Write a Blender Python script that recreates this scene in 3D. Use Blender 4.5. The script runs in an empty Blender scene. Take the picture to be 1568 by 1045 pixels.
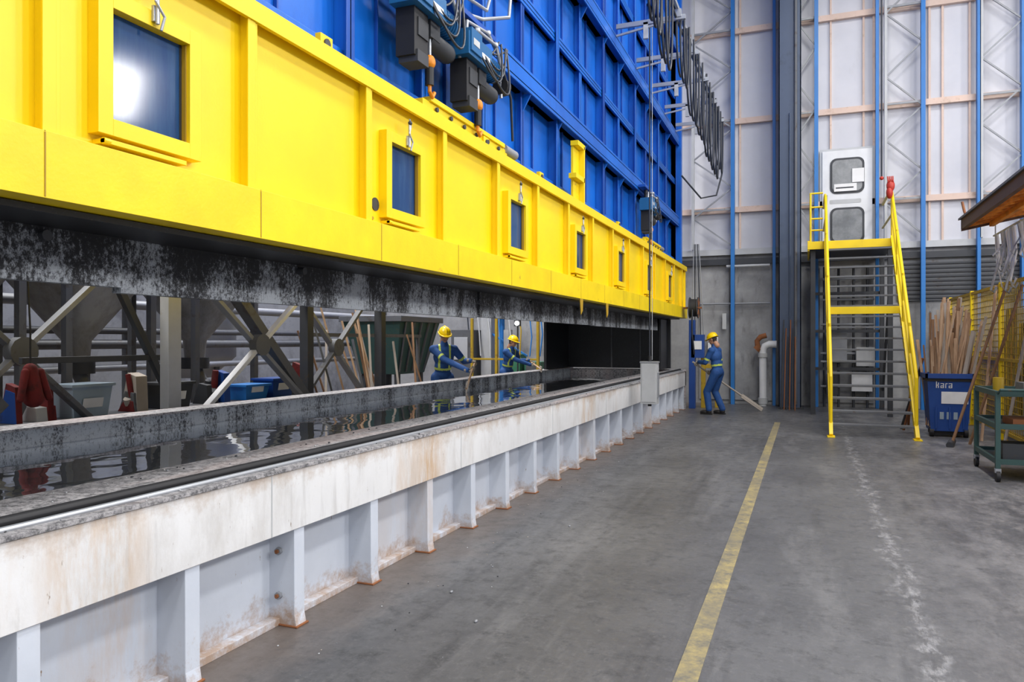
import bpy, bmesh, math, random
from mathutils import Vector, Matrix, Quaternion
random.seed(7)
V=Vector
sc=bpy.context.scene
try:
    sc.view_settings.view_transform='Standard'
    sc.view_settings.look='None'
except Exception as e: print(e)

# ---------------------------------------------------------------- materials
def nd(nt,t,**k):
    n=nt.nodes.new(t)
    for a,b in k.items():
        if a in n.inputs: n.inputs[a].default_value=b
        else: setattr(n,a,b)
    return n
def c4(c): return (c[0],c[1],c[2],1)
def base(name):
    m=bpy.data.materials.new(name); m.use_nodes=True
    nt=m.node_tree; b=nt.nodes['Principled BSDF']
    return m,nt,b
def noise(nt,coord,scale,detail=6,rough=.6,stretch=None):
    if stretch:
        mp=nd(nt,'ShaderNodeMapping'); mp.inputs['Scale'].default_value=stretch
        nt.links.new(coord,mp.inputs['Vector']); coord=mp.outputs[0]
    n=nd(nt,'ShaderNodeTexNoise'); n.inputs['Scale'].default_value=scale
    n.inputs['Detail'].default_value=detail; n.inputs['Roughness'].default_value=rough
    nt.links.new(coord,n.inputs['Vector']); return n.outputs['Fac']
def rng(nt,val,a,b,lo=0,hi=1):
    r=nd(nt,'ShaderNodeMapRange'); r.inputs[1].default_value=a; r.inputs[2].default_value=b
    r.inputs[3].default_value=lo; r.inputs[4].default_value=hi
    nt.links.new(val,r.inputs[0]); return r.outputs[0]
def math_(nt,op,a,b=None):
    m=nd(nt,'ShaderNodeMath'); m.operation=op
    for i,x in enumerate([a,b]):
        if x is None: continue
        if hasattr(x,'links'): nt.links.new(x,m.inputs[i])
        else: m.inputs[i].default_value=x
    return m.outputs[0]
def mix(nt,f,a,b,mode='MIX'):
    m=nd(nt,'ShaderNodeMixRGB'); m.blend_type=mode
    for i,x in enumerate([f,a,b]):
        if hasattr(x,'links'): nt.links.new(x,m.inputs[i])
        elif i==0: m.inputs[0].default_value=x
        else: m.inputs[i].default_value=c4(x)
    return m.outputs[0]
def bumpn(nt,b,h,s,d=.01):
    n=nd(nt,'ShaderNodeBump'); n.inputs['Strength'].default_value=s; n.inputs['Distance'].default_value=d
    nt.links.new(h,n.inputs['Height']); nt.links.new(n.outputs[0],b.inputs['Normal'])
def mat(name,col,rough=.5,metal=0,col2=None,scale=4,thr=(.55,.7),stretch=None,bump=.1,var=.12,spec=.5,emit=0):
    m,nt,b=base(name)
    co=nd(nt,'ShaderNodeNewGeometry').outputs['Position']
    n1=noise(nt,co,scale*.5,5); v=rng(nt,n1,.3,.7,1-var,1+var*.5)
    vv=nd(nt,'ShaderNodeCombineColor')
    for i in range(3): nt.links.new(v,vv.inputs[i])
    c=mix(nt,1,c4(col)[:3],vv.outputs[0],'MULTIPLY')
    if col2:
        n2=noise(nt,co,scale,9,.7,stretch); c=mix(nt,rng(nt,n2,thr[0],thr[1]),c,col2)
    nt.links.new(c,b.inputs['Base Color'])
    b.inputs['Roughness'].default_value=rough; b.inputs['Metallic'].default_value=metal
    b.inputs['Specular IOR Level'].default_value=spec
    if bump: bumpn(nt,b,noise(nt,co,60,4),bump,.004)
    if emit:
        b.inputs['Emission Color'].default_value=c4(col); b.inputs['Emission Strength'].default_value=emit
    return m

M={}
M['yellow']=mat('yellow_paint',(.88,.62,.0),.42,0,(.60,.33,.01),2.2,(.67,.80),(1,1,.5),.15,.10)
M['yellow2']=mat('yellow_lip_paint',(.84,.61,.0),.45,0,(.30,.18,.03),5,(.64,.74),(1,.6,1),.25,.14)
M['yellow3']=mat('ochre_yellow_paint',(.46,.30,.015),.55,0,(.18,.09,.03),6,(.55,.7))
M['yellow_dk']=mat('yellow_seam',(.40,.24,.01),.6)
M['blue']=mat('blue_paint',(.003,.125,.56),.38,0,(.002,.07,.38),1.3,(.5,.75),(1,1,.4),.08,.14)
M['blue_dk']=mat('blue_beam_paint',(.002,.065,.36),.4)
M['blue_lt']=mat('blue_steel_paint',(.02,.18,.52),.45)
M['hoistblue']=mat('hoist_blue',(.015,.12,.30),.35)
M['black']=mat('black_rubber',(.012,.012,.014),.6)
M['darksteel']=mat('dark_steel',(.045,.048,.055),.55,.2,(.10,.06,.035),5,(.6,.75))
M['midsteel']=mat('mid_steel',(.12,.125,.135),.55,.1,(.07,.055,.04),5,(.55,.7))
M['colsteel']=mat('column_steel',(.06,.085,.14),.5,.1,(.035,.05,.08),2)
M['grey']=mat('grey_steel',(.28,.29,.31),.5,.2,(.18,.14,.1),6,(.62,.72))
M['ltgrey']=mat('light_grey_paint',(.48,.49,.50),.45,0,(.33,.30,.26),6,(.62,.75))
M['galv']=mat('galvanised_steel',(.45,.47,.5),.38,.6)
M['white']=mat('white_enamel',(.72,.73,.75),.4)
M['paper']=mat('paper_white',(.8,.8,.8),.7)
M['red']=mat('red_plastic',(.45,.03,.015),.5)
M['maroon']=mat('dark_red_cloth',(.16,.012,.012),.85,0,(.07,.01,.01),9,(.45,.65),None,.4)
M['rust']=mat('rusty_steel',(.25,.09,.03),.8,0,(.12,.05,.03),8)
M['wood']=mat('pale_wood',(.56,.38,.24),.7,0,(.34,.19,.10),12,(.45,.65),(1,1,.1))
M['wood2']=mat('brown_wood',(.26,.14,.07),.7,0,(.12,.07,.04),12,(.5,.7),(1,1,.1))
M['wood3']=mat('grey_wood',(.40,.35,.30),.75)
M['girt']=mat('timber_girt',(.70,.53,.44),.7,0,(.5,.36,.27),5)
M['orange']=mat('orange_plywood',(.85,.30,.03),.65,0,(.40,.13,.02),3,(.45,.7),(3,.5,1))
M['brown']=mat('brown_trim',(.13,.06,.035),.6)
M['binblue']=mat('bin_blue',(.012,.06,.27),.4,0,(.02,.02,.04),4,(.6,.75))
M['green']=mat('dark_green_steel',(.03,.075,.07),.5,.1,(.12,.07,.03),8,(.6,.7))
M['greenlt']=mat('green_paint',(.05,.22,.12),.5)
M['glassdk']=mat('painted_reflection_glass',(.008,.045,.15),.10,0,(.03,.085,.19),1.8,(.42,.66),(1,4,.5),0,.4,spec=.28)  # blue see-through tone and streaky reflections painted into the pane colour
M['doorglass']=mat('door_glass',(.16,.17,.18),.25,0,(.28,.29,.3),2,(.4,.65),None,0)
M['orangep']=mat('orange_plastic',(.75,.25,.01),.5)
M['skin']=mat('skin',(.42,.22,.14),.55,bump=0)
M['hair']=mat('hair',(.02,.013,.01),.7)
M['lip']=mat('lips',(.3,.1,.08),.5,bump=0)
M['eye']=mat('eye_white',(.7,.7,.7),.3,bump=0)
M['cover']=mat('coverall_blue',(.014,.075,.26),.8,0,(.008,.04,.16),9,(.45,.7),None,.5)
M['hivis']=mat('hi_vis_stripe',(.55,.68,.12),.5)
M['hat']=mat('yellow_hard_hat',(.9,.62,.0),.3,bump=0)
M['boot']=mat('black_boot',(.015,.013,.012),.5)
M['glove']=mat('work_glove',(.30,.26,.2),.8)
M['cable']=mat('black_cable',(.02,.024,.034),.45)
M['lamp']=mat('lamp_glow',(1,1,1),.5,emit=10)
M['tub']=mat('plastic_tub',(.32,.40,.47),.3)
M['block']=mat('block_wall',(.22,.225,.235),.8,0,(.11,.11,.12),1.5,(.45,.65),None,.3)
M['hopper']=mat('hopper_steel',(.34,.34,.34),.6,.1,(.16,.15,.14),2,(.4,.65),(1,1,.4),.3)

def mk_wall():
    m,nt,b=base('white_wall_panel'); co=nd(nt,'ShaderNodeNewGeometry').outputs['Position']
    n=noise(nt,co,.6,5); c=mix(nt,rng(nt,n,.35,.7),(.62,.62,.66),(.52,.525,.57))
    n2=noise(nt,co,3,8,.7,(1,1,.3)); c=mix(nt,rng(nt,n2,.6,.8,0,.5),c,(.45,.43,.42))
    nt.links.new(c,b.inputs['Base Color']); b.inputs['Roughness'].default_value=.7; return m
M['panel']=mk_wall()
def mk_lower():
    m,nt,b=base('stained_concrete_wall'); co=nd(nt,'ShaderNodeNewGeometry').outputs['Position']
    n=noise(nt,co,.9,8,.65); c=mix(nt,rng(nt,n,.35,.65),(.38,.38,.38),(.20,.20,.205))
    n2=noise(nt,co,2,9,.7,(1,1,.25)); c=mix(nt,rng(nt,n2,.56,.72),c,(.08,.07,.065))
    nt.links.new(c,b.inputs['Base Color']); b.inputs['Roughness'].default_value=.85
    bumpn(nt,b,n,.3,.02); return m
M['lower']=mk_lower()
def mk_floor():
    m,nt,b=base('worn_concrete_floor'); co=nd(nt,'ShaderNodeNewGeometry').outputs['Position']
    sx=nd(nt,'ShaderNodeSeparateXYZ'); nt.links.new(co,sx.inputs[0])
    n=noise(nt,co,.45,10,.65); c=mix(nt,rng(nt,n,.3,.7),(.066,.067,.072),(.140,.141,.146))
    n3=noise(nt,co,1.3,10,.75,(1,.22,1)); c=mix(nt,rng(nt,n3,.50,.70,0,.8),c,(.215,.213,.216))
    n5=noise(nt,co,2.0,8,.7,(1,.10,1)); c=mix(nt,rng(nt,n5,.54,.70,0,.75),c,(.036,.037,.041))
    n2=noise(nt,co,6,10,.8); c=mix(nt,rng(nt,n2,.51,.67,0,.8),c,(.034,.035,.038))
    n6=noise(nt,co,20,9,.85); c=mix(nt,rng(nt,n6,.54,.70,0,.6),c,(.25,.245,.24))
    sc1=noise(nt,co,2.6,10,.8,(1,.45,1)); f=math_(nt,'MULTIPLY',rng(nt,sx.outputs[0],.3,1.8),rng(nt,sc1,.46,.60,0,.75))
    c=mix(nt,f,c,(.28,.272,.270))
    n4=noise(nt,co,90,3,.7); c=mix(nt,rng(nt,n4,.68,.75,0,.5),c,(.3,.3,.3))
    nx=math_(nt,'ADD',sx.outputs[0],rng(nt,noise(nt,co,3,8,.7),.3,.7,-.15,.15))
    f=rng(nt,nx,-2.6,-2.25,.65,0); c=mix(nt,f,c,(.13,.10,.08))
    d=math_(nt,'ABSOLUTE',math_(nt,'SUBTRACT',math_(nt,'ADD',sx.outputs[0],rng(nt,noise(nt,co,5,3),.3,.7,-.07,.07)),.61))
    f=math_(nt,'MULTIPLY',rng(nt,d,.02,.10,1,0),rng(nt,noise(nt,co,14,9,.8,(1,.35,1)),.47,.62))
    c=mix(nt,math_(nt,'MULTIPLY',f,.7),c,(.40,.40,.405))
    nt.links.new(c,b.inputs['Base Color'])
    nt.links.new(rng(nt,n2,.3,.7,.28,.55),b.inputs['Roughness'])
    bumpn(nt,b,n2,.22,.01); return m
M['floor']=mk_floor()
def mk_line():
    m,nt,b=base('worn_yellow_line'); co=nd(nt,'ShaderNodeNewGeometry').outputs['Position']
    n=noise(nt,co,8,10,.8); c=mix(nt,rng(nt,n,.40,.60),(.40,.32,.13),(.15,.14,.11))
    n=noise(nt,co,1.5,5,.7); c=mix(nt,rng(nt,n,.42,.66,0,.7),c,(.15,.14,.115))
    nt.links.new(c,b.inputs['Base Color']); b.inputs['Roughness'].default_value=.6; return m
M['line']=mk_line()
def mk_tank(name,zmode):
    m,nt,b=base(name); co=nd(nt,'ShaderNodeNewGeometry').outputs['Position']
    n=noise(nt,co,1.5,6)
    c=mix(nt,rng(nt,n,.3,.7),(.62,.66,.73),(.52,.56,.63)) if zmode else mix(nt,rng(nt,n,.3,.7),(.78,.78,.78),(.66,.66,.66))
    sx=nd(nt,'ShaderNodeSeparateXYZ'); nt.links.new(co,sx.inputs[0])
    st=noise(nt,co,3.0,10,.75,(1,1.5,.3))
    big=noise(nt,co,.7,3,.5,(1,1,.1))
    if not zmode:
        g=noise(nt,co,1.1,9,.75,(1,1.2,.5)); c=mix(nt,rng(nt,g,.50,.68,0,.5),c,(.42,.39,.35))
        gs=noise(nt,co,14,8,.7,(1,1,.08)); c=mix(nt,rng(nt,gs,.55,.72,0,.45),c,(.36,.34,.32))
    f=math_(nt,'MULTIPLY',rng(nt,st,.43,.58),rng(nt,big,.53,.63))
    c=mix(nt,math_(nt,'MULTIPLY',f,.3 if zmode else .8),c,(.50,.28,.09))
    sp=noise(nt,co,30,5,.7,(1,1,.3)); c=mix(nt,rng(nt,sp,.67,.73),c,(.25,.18,.12))
    if zmode:
        zz=math_(nt,'ADD',sx.outputs[2],rng(nt,noise(nt,co,5,9,.8),.3,.7,-.16,.16))
        c=mix(nt,rng(nt,zz,-.03,.13,.85,0),c,(.36,.23,.14))
    else:
        zz=math_(nt,'ADD',sx.outputs[2],rng(nt,noise(nt,co,3,9,.75),.3,.7,-.12,.12))
        c=mix(nt,rng(nt,zz,.80,.93,0,.7),c,(.42,.31,.22))
    nt.links.new(c,b.inputs['Base Color']); b.inputs['Roughness'].default_value=.5
    bumpn(nt,b,noise(nt,co,40,5),.15,.004); return m
M['tank']=mk_tank('tank_white_paint',True); M['fascia']=mk_tank('tank_fascia_paint',False)
def mk_ledge():
    m,nt,b=base('crusted_ledge'); co=nd(nt,'ShaderNodeNewGeometry').outputs['Position']
    n=noise(nt,co,26,10,.8); c=mix(nt,rng(nt,n,.42,.58),(.12,.12,.125),(.52,.50,.51))
    n2=noise(nt,co,1.5,4,.5,(3,.5,1)); c=mix(nt,rng(nt,n2,.5,.7,0,.6),c,(.50,.39,.36))
    nt.links.new(c,b.inputs['Base Color']); b.inputs['Roughness'].default_value=.7
    bumpn(nt,b,n,.9,.012); return m
M['ledge']=mk_ledge()
def mk_curtain():
    m,nt,b=base('crusted_black_curtain'); co=nd(nt,'ShaderNodeNewGeometry').outputs['Position']
    sx=nd(nt,'ShaderNodeSeparateXYZ'); nt.links.new(co,sx.inputs[0])
    n=noise(nt,co,42,9,.9,(1,1,.7)); big=noise(nt,co,3.0,9,.75,(1,1,.35))
    zf=rng(nt,sx.outputs[2],1.84,2.15,.07,-.05)
    s=math_(nt,'ADD',math_(nt,'ADD',n,math_(nt,'MULTIPLY',math_(nt,'SUBTRACT',big,.5),.8)),zf)
    c=mix(nt,rng(nt,s,.50,.60),(.010,.011,.015),(.40,.43,.47))
    nt.links.new(c,b.inputs['Base Color']); b.inputs['Roughness'].default_value=.6
    bumpn(nt,b,n,.7,.012); return m
M['curtain']=mk_curtain()
def mk_blackcurt():
    m,nt,b=base('black_sheet'); co=nd(nt,'ShaderNodeNewGeometry').outputs['Position']
    n=noise(nt,co,70,5,.75); c=mix(nt,rng(nt,n,.62,.72),(.012,.013,.016),(.20,.21,.22))
    nt.links.new(c,b.inputs['Base Color']); b.inputs['Roughness'].default_value=.4; return m
M['bsheet']=mk_blackcurt()
def mk_water():
    m,nt,b=base('dark_bath_liquid'); co=nd(nt,'ShaderNodeNewGeometry').outputs['Position']
    b.inputs['Base Color'].default_value=(.46,.50,.56,1); b.inputs['Roughness'].default_value=.015
    b.inputs['Metallic'].default_value=.85
    b.inputs['IOR'].default_value=1.8; b.inputs['Specular IOR Level'].default_value=1
    n=noise(nt,co,1.6,2,.4,(1.4,1,1)); bumpn(nt,b,n,.14,.05); return m
M['water']=mk_water()

# ---------------------------------------------------------------- builder
class B:
    def __init__(s,name): s.name=name; s.v=[]; s.f=[]; s.fm=[]; s.sm=[]; s.mats=[]
    def mi(s,m):
        if m not in s.mats: s.mats.append(m)
        return s.mats.index(m)
    def add(s,vs,fs,m,smooth=False):
        o=len(s.v); s.v+= [tuple(v) for v in vs]; k=s.mi(m)
        for f in fs: s.f.append([i+o for i in f]); s.fm.append(k); s.sm.append(smooth)
    def box(s,x0,x1,y0,y1,z0,z1,m):
        s.add([(x,y,z) for x in(x0,x1) for y in(y0,y1) for z in(z0,z1)],
              [(0,1,3,2),(4,6,7,5),(0,4,5,1),(2,3,7,6),(0,2,6,4),(1,5,7,3)],m)
    def beam(s,p,q,w,h,m,up=(0,0,1)):
        p=V(p);q=V(q);d=(q-p).normalized();u=V(up)
        if abs(d.dot(u))>.98: u=V((0,1,0))
        a=d.cross(u).normalized();b=a.cross(d)
        vs=[c+a*(i*w/2)+b*(j*h/2) for c in(p,q) for i in(-1,1) for j in(-1,1)]
        s.add(vs,[(0,1,3,2),(4,6,7,5),(0,4,5,1),(2,3,7,6),(0,2,6,4),(1,5,7,3)],m)
    def tube(s,pts,r,m,n=8,radii=None):
        pts=[V(p) for p in pts]; N=len(pts)
        t0=(pts[1]-pts[0]).normalized(); a=t0.orthogonal().normalized(); vs=[]
        for i,p in enumerate(pts):
            t=(pts[min(i+1,N-1)]-pts[max(i-1,0)]).normalized()
            a=(a-t*a.dot(t)); a=a.normalized() if a.length>1e-6 else t.orthogonal().normalized()
            b=t.cross(a); rr=radii[i] if radii else r
            for k in range(n):
                an=2*math.pi*k/n; vs.append(p+(a*math.cos(an)+b*math.sin(an))*rr)
        fs=[(i*n+k,i*n+(k+1)%n,(i+1)*n+(k+1)%n,(i+1)*n+k) for i in range(N-1) for k in range(n)]
        s.add(vs,fs,m,True)
        s.add([vs[k] for k in range(n)],[tuple(reversed(range(n)))],m)
        s.add([vs[(N-1)*n+k] for k in range(n)],[tuple(range(n))],m)
    def cyl(s,p,q,r,m,n=16,r2=None): s.tube([p,q],r,m,n,[r,r if r2 is None else r2])
    def ell(s,c,r,m,R=None,nu=16,nv=10,zmin=-1):
        vs=[];R=R or Matrix.Identity(3);c=V(c)
        if not hasattr(r,'__len__'): r=(r,r,r)
        ts=[(math.acos(zmin))*i/nv for i in range(nv+1)]
        for t in ts[1:-1] if zmin<=-1 else ts[1:]:
            for k in range(nu):
                a=2*math.pi*k/nu
                vs.append(c+R@V((r[0]*math.sin(t)*math.cos(a),r[1]*math.sin(t)*math.sin(a),r[2]*math.cos(t))))
        rows=len(vs)//nu
        fs=[(i*nu+k,(i+1)*nu+k,(i+1)*nu+(k+1)%nu,i*nu+(k+1)%nu) for i in range(rows-1) for k in range(nu)]
        top=len(vs); vs.append(c+R@V((0,0,r[2]))); fs+=[(top,k,(k+1)%nu) for k in range(nu)]
        if zmin<=-1:
            bt=len(vs); vs.append(c+R@V((0,0,-r[2]))); fs+=[(bt,(rows-1)*nu+(k+1)%nu,(rows-1)*nu+k) for k in range(nu)]
        else: fs.append(tuple((rows-1)*nu+k for k in range(nu)))
        s.add(vs,fs,m,True)
    def caps(s,p,q,r1,r2,m,n=14):
        p=V(p);q=V(q);d=q-p;L=d.length
        if L<1e-5: s.ell(p,r1,m); return
        d/=L; R=d.to_track_quat('Z','Y').to_matrix(); vs=[];rows=[]
        for i in range(1,5):
            t=math.pi/2*i/4; rows.append((-r1*math.cos(t),r1*math.sin(t)))
        for i in range(0,4):
            t=math.pi/2*i/4; rows.append((L+r2*math.sin(t),r2*math.cos(t)))
        for z,r in rows:
            for k in range(n):
                a=2*math.pi*k/n; vs.append(p+R@V((r*math.cos(a),r*math.sin(a),z)))
        nr=len(rows)
        fs=[(i*n+k,i*n+(k+1)%n,(i+1)*n+(k+1)%n,(i+1)*n+k) for i in range(nr-1) for k in range(n)]
        b0=len(vs); vs.append(p-d*r1); t0=len(vs); vs.append(q+d*r2)
        fs+=[(b0,(k+1)%n,k) for k in range(n)]+[(t0,(nr-1)*n+k,(nr-1)*n+(k+1)%n) for k in range(n)]
        s.add(vs,fs,m,True)
    def prism(s,pts,vec,m):
        pts=[V(p) for p in pts];vec=V(vec);n=len(pts)
        s.add(pts+[p+vec for p in pts],[tuple(range(n)),tuple(range(2*n-1,n-1,-1))]+[(i,i+n,(i+1)%n+n,(i+1)%n) for i in range(n)],m)
    def done(s,bevel=0,parent=None,origin=True,recalc=True):
        me=bpy.data.meshes.new(s.name)
        o=V((0,0,0))
        if origin and s.v:
            xs=[v[0] for v in s.v];ys=[v[1] for v in s.v];zs=[v[2] for v in s.v]
            o=V(((min(xs)+max(xs))/2,(min(ys)+max(ys))/2,min(zs)))
        me.from_pydata([V(v)-o for v in s.v],[],s.f)
        for m in s.mats: me.materials.append(M[m])
        me.polygons.foreach_set('material_index',s.fm); me.polygons.foreach_set('use_smooth',s.sm)
        if recalc:
            bm=bmesh.new(); bm.from_mesh(me); bmesh.ops.recalc_face_normals(bm,faces=bm.faces); bm.to_mesh(me); bm.free()
        me.update()
        ob=bpy.data.objects.new(s.name,me); ob.location=o; sc.collection.objects.link(ob)
        if bevel:
            md=ob.modifiers.new('bevel','BEVEL'); md.width=bevel; md.segments=2; md.limit_method='ANGLE'; md.angle_limit=.6
        if parent: ob.parent=parent
        return ob

CEIL=11.5
# ---------------------------------------------------------------- shell
b=B('floor'); b.box(-13,10,-8,20.3,-.2,0,'floor'); b.done()
b=B('floor_marking_line')
b.box(-.585,-.475,-2,15.6,.0,.004,'line'); b.done()
b=B('ceiling'); b.box(-13,10,-8,20.3,CEIL,CEIL+.2,'ltgrey'); b.done()
b=B('wall_left'); b.box(-13.2,-13,-8,20.3,0,CEIL,'block'); b.done()
b=B('wall_right'); b.box(10,10.2,-8,20.3,0,CEIL,'panel'); b.done()
b=B('wall_back')
b.box(-13,10,20,20.3,3.85,CEIL,'panel')
b.box(-13,10,20,20.3,0,3.85,'lower')
for x0,x1,z0,z1 in[(-2.6,-1.85,.1,3.4),(-1.7,-.8,.1,3.55),(.3,1.5,.1,3.4),(2.7,3.6,.1,2.3)]:
    b.box(x0,x1,19.95,20.0,z0,z1,'lower')
b.done()
n=1
for z in(4.95,7.2,9.5):
    b=B('trim_%d'%n); n+=1; b.box(-13,10,19.88,20,z-.07,z+.07,'girt'); b.done()
b=B('trim_%d'%n); n+=1; b.box(-5.4,10,19.88,20,3.80,3.95,'ltgrey'); b.box(-5.4,10,19.88,20,3.55,3.70,'darksteel'); b.done()
b=B('trim_%d'%n); n+=1
for x in(-1.58,-.78,.55,1.28,1.5,2.68,2.95,3.5,4.9,5.3): b.box(x-.022,x+.022,19.95,20,3.95,CEIL,'girt')
b.done()
b=B('louvre_panel')
b.box(2.0,4.9,19.93,19.99,2.55,3.5,'midsteel')
for i in range(9): b.box(2.05,4.85,19.89,19.93,2.6+i*.1,2.64+i*.1,'darksteel')
b.done()
def lattice(x0,x1,phase=0):
    b=B('wall_lattice_column')
    b.box(x0-.03,x0+.03,19.7,19.86,3.95,CEIL,'ltgrey')
    b.box(x1-.045,x1+.045,19.68,19.86,.0,CEIL,'blue_lt')
    z=4.0+phase;k=0
    while z<CEIL-.9:
        a=(x0,19.77,z) if k%2 else (x1,19.77,z); c=(x1,19.77,z+.75) if k%2 else (x0,19.77,z+.75)
        b.beam(a,c,.035,.035,'grey'); z+=.75;k+=1
    for z in(4.95,7.2,9.5): b.beam((x0,19.77,z),(x1,19.77,z),.04,.05,'grey')
    b.done()
for a in[(-2.73,-1.74,0),(-.28,.22,.3),(1.74,2.52,.1),(3.69,4.5,.3),(5.9,6.7,0),(8,8.8,.2)]: lattice(*a)
for x in(1.56,3.64,-.75):
    b=B('blue_wall_post'); b.box(x-.035,x+.035,19.7,19.86,.0,CEIL,'blue_lt'); b.done()
b=B('steel_column')
x0,x1=-.62,-.12
b.box(x0,x1,18.98,19.02,.02,CEIL,'colsteel'); b.box(x0,x1,19.5,19.54,.02,CEIL,'colsteel'); b.box(-.39,-.35,19.02,19.5,.02,CEIL,'colsteel')
b.box(x0,x0+.03,18.98,19.2,.02,CEIL,'colsteel'); b.box(x1-.03,x1,18.98,19.2,.02,CEIL,'colsteel')
b.cyl((x1-.12,18.94,.1),(x1-.12,18.94,CEIL),.035,'midsteel',10); b.cyl((x1-.25,18.95,.1),(x1-.25,18.95,7),.02,'colsteel',10)
b.box(x0-.03,x1+.06,18.9,19.62,0,.03,'darksteel')
b.done(.006)

# ---------------------------------------------------------------- dip tank
Y0,Y1=-3.0,18.0
b=B('dip_tank')
b.box(-3.3,-2.83,Y0,Y1,.0,.62,'tank')
b.box(-3.3,-3.2,Y0,Y1,.0,.90,'ledge')
b.box(-2.9,-2.65,Y0,Y1,.55,.885,'fascia')
b.box(-3.25,-2.64,Y0,Y1,.885,.905,'ledge')
b.box(-2.83,-2.76,Y0,Y1,0,.04,'tank')
y=1.92-.79*6
while y<Y1-.1:
    b.prism([(-2.84,y-.045,.0),(-2.645,y-.045,.0),(-2.658,y-.045,.07),(-2.66,y-.045,.56),(-2.84,y-.045,.56)],(0,.09,0),'tank')
    b.box(-2.84,-2.635,y-.055,y+.055,0,.010,'rust')
    y+=.79
for z in(.17,.42):
    yy=1.92+.79*2-.045
    b.cyl((-2.76,yy-.02,z),(-2.76,yy+.0,z),.022,'grey',6); b.cyl((-2.76,yy-.03,z),(-2.76,yy-.02,z),.012,'rust',8)
for y in(.9,3.25,5.6,8.0,10.4,12.8,15.2): b.box(-2.652,-2.6465,y,y+.008,.555,.88,'ltgrey')
b.tube([(-2.77,Y0,.928),(-2.77,Y1-.1,.928)],.024,'black',10)
b.tube([(-2.715,Y0,.912),(-2.715,Y1-.1,.912)],.014,'galv',8)
b.box(-2.83,-2.74,Y0,Y1-.1,.9,.912,'black')
b.box(-5.7,-5.45,Y0,Y1,0,.93,'curtain'); b.box(-5.72,-5.42,Y0,Y1,.93,.95,'ledge')
b.box(-5.7,-2.65,Y1-.12,Y1+.02,0,.93,'ledge'); b.box(-5.7,-2.65,Y0,Y0+.1,0,.93,'ledge')
b.box(-5.45,-3.2,Y0,Y1,.0,.1,'black')
b.done(.005)
b=B('tank_liquid'); b.box(-5.45,-3.2,Y0+.1,Y1-.12,.1,.80,'water'); b.done()
b=B('crust_debris')
for i in range(200):
    y=random.uniform(.3,15); x=random.choice((random.uniform(-3.22,-3.0),random.uniform(-2.74,-2.66))); r=random.uniform(.003,.009)
    b.ell((x,y,.906+r*.4),(r,r*random.uniform(.6,1.5),r*.7),random.choice(['ltgrey','grey','darksteel']),nu=5,nv=3)
for i in range(150):
    y=random.uniform(1.2,14); x=-2.6+abs(random.gauss(0,.4)); r=random.uniform(.002,.006)
    b.ell((x,y,r*.5),(r,r*1.4,r*.7),random.choice(['ltgrey','grey','wood3','darksteel']),nu=5,nv=3)
for x,y in((-1.75,3.9),(-2.1,4.3),(-1.9,6.2)):
    b.ell((x,y,.006),(.010,.018,.008),'grey',nu=6,nv=4)
b.done()

# ---------------------------------------------------------------- yellow hood
b=B('yellow_tank_hood')
XF=-2.70
b.box(-3.0,XF,Y0,Y1,2.36,3.28,'yellow')
b.box(-3.0,-2.62,Y0,Y1,2.13,2.38,'yellow2')
b.box(-3.0,-2.63,Y0,Y1,3.27,3.295,'yellow'); b.box(-2.65,-2.625,Y0,Y1,3.24,3.345,'yellow')
y=2.0-1.1*4
while y<Y1:
    b.box(XF,-2.64,y-.03,y+.03,2.38,3.27,'yellow'); b.box(-2.645,-2.635,y-.045,y+.01,2.38,3.27,'yellow')
    for z in(2.5,2.8,3.1): b.box(XF,XF+.004,y+.03,y+.05,z,z+.03,'yellow_dk')
    y+=1.1
y=1.95-1.18*3
while y<Y1:
    b.box(-2.621,-2.617,y,y+.006,2.135,2.375,'yellow_dk'); b.box(-3,-2.618,y,y+.006,2.378,2.381,'yellow_dk'); y+=1.18
yc=2.47-2.22*2
while yc<Y1-1:
    h=.205; z0,z1=2.51,2.965
    b.box(XF,XF+.012,yc-h,yc+h,z0,z1,'glassdk')
    f=.07; xo=-2.64
    b.box(XF,xo,yc-h-f,yc-h,z0-f,z1+f,'yellow'); b.box(XF,xo,yc+h,yc+h+f,z0-f,z1+f,'yellow')
    b.box(XF,xo,yc-h,yc+h,z0-f,z0,'yellow'); b.box(XF,xo,yc-h,yc+h,z1,z1+f,'yellow')
    b.box(XF,xo+.01,yc-h-f+.02,yc+h+f-.1,z0-f-.04,z0-f-.02,'yellow'); b.cyl((xo,yc-h-f+.02,z0-f-.03),(xo,yc-h-f+.05,z0-f-.03),.014,'yellow',8)
    b.box(XF+.01,xo-.02,yc+h-.006,yc+h,z0,z1,'yellow_dk'); b.box(XF+.01,xo-.02,yc-h,yc+h,z0,z0+.006,'yellow_dk')
    b.box(XF+.01,XF+.016,yc-h,yc-h+.012,z0,z1,'black'); b.box(XF+.01,XF+.016,yc+h-.018,yc+h-.006,z0,z1,'black')
    b.box(xo,xo+.015,yc-.015,yc+.02,z1+f-.05,z1+f+.02,'galv'); b.cyl((xo+.02,yc,z1+f-.06),(xo+.02,yc,z1+f+.1),.009,'galv',8)
    b.tube([(xo+.02,yc+.02,z1+f-.08),(xo+.03,yc+.03,z1+f-.02),(xo+.03,yc-.02,z1+f+.03),(xo+.02,yc+.02,z1+f+.09),(xo+.02,yc,z1+f+.14)],.007,'galv',6); b.ell((xo+.025,yc,z1+f+.11),.016,'darksteel',nu=8,nv=6)
    yc+=2.22
b.cyl((XF,4.36,2.52),(XF+.006,4.36,2.52),.045,'darksteel',16)
for y in(4.32,4.5): b.cyl((XF,y,2.42),(XF+.01,y,2.42),.012,'yellow_dk',8)
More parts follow.
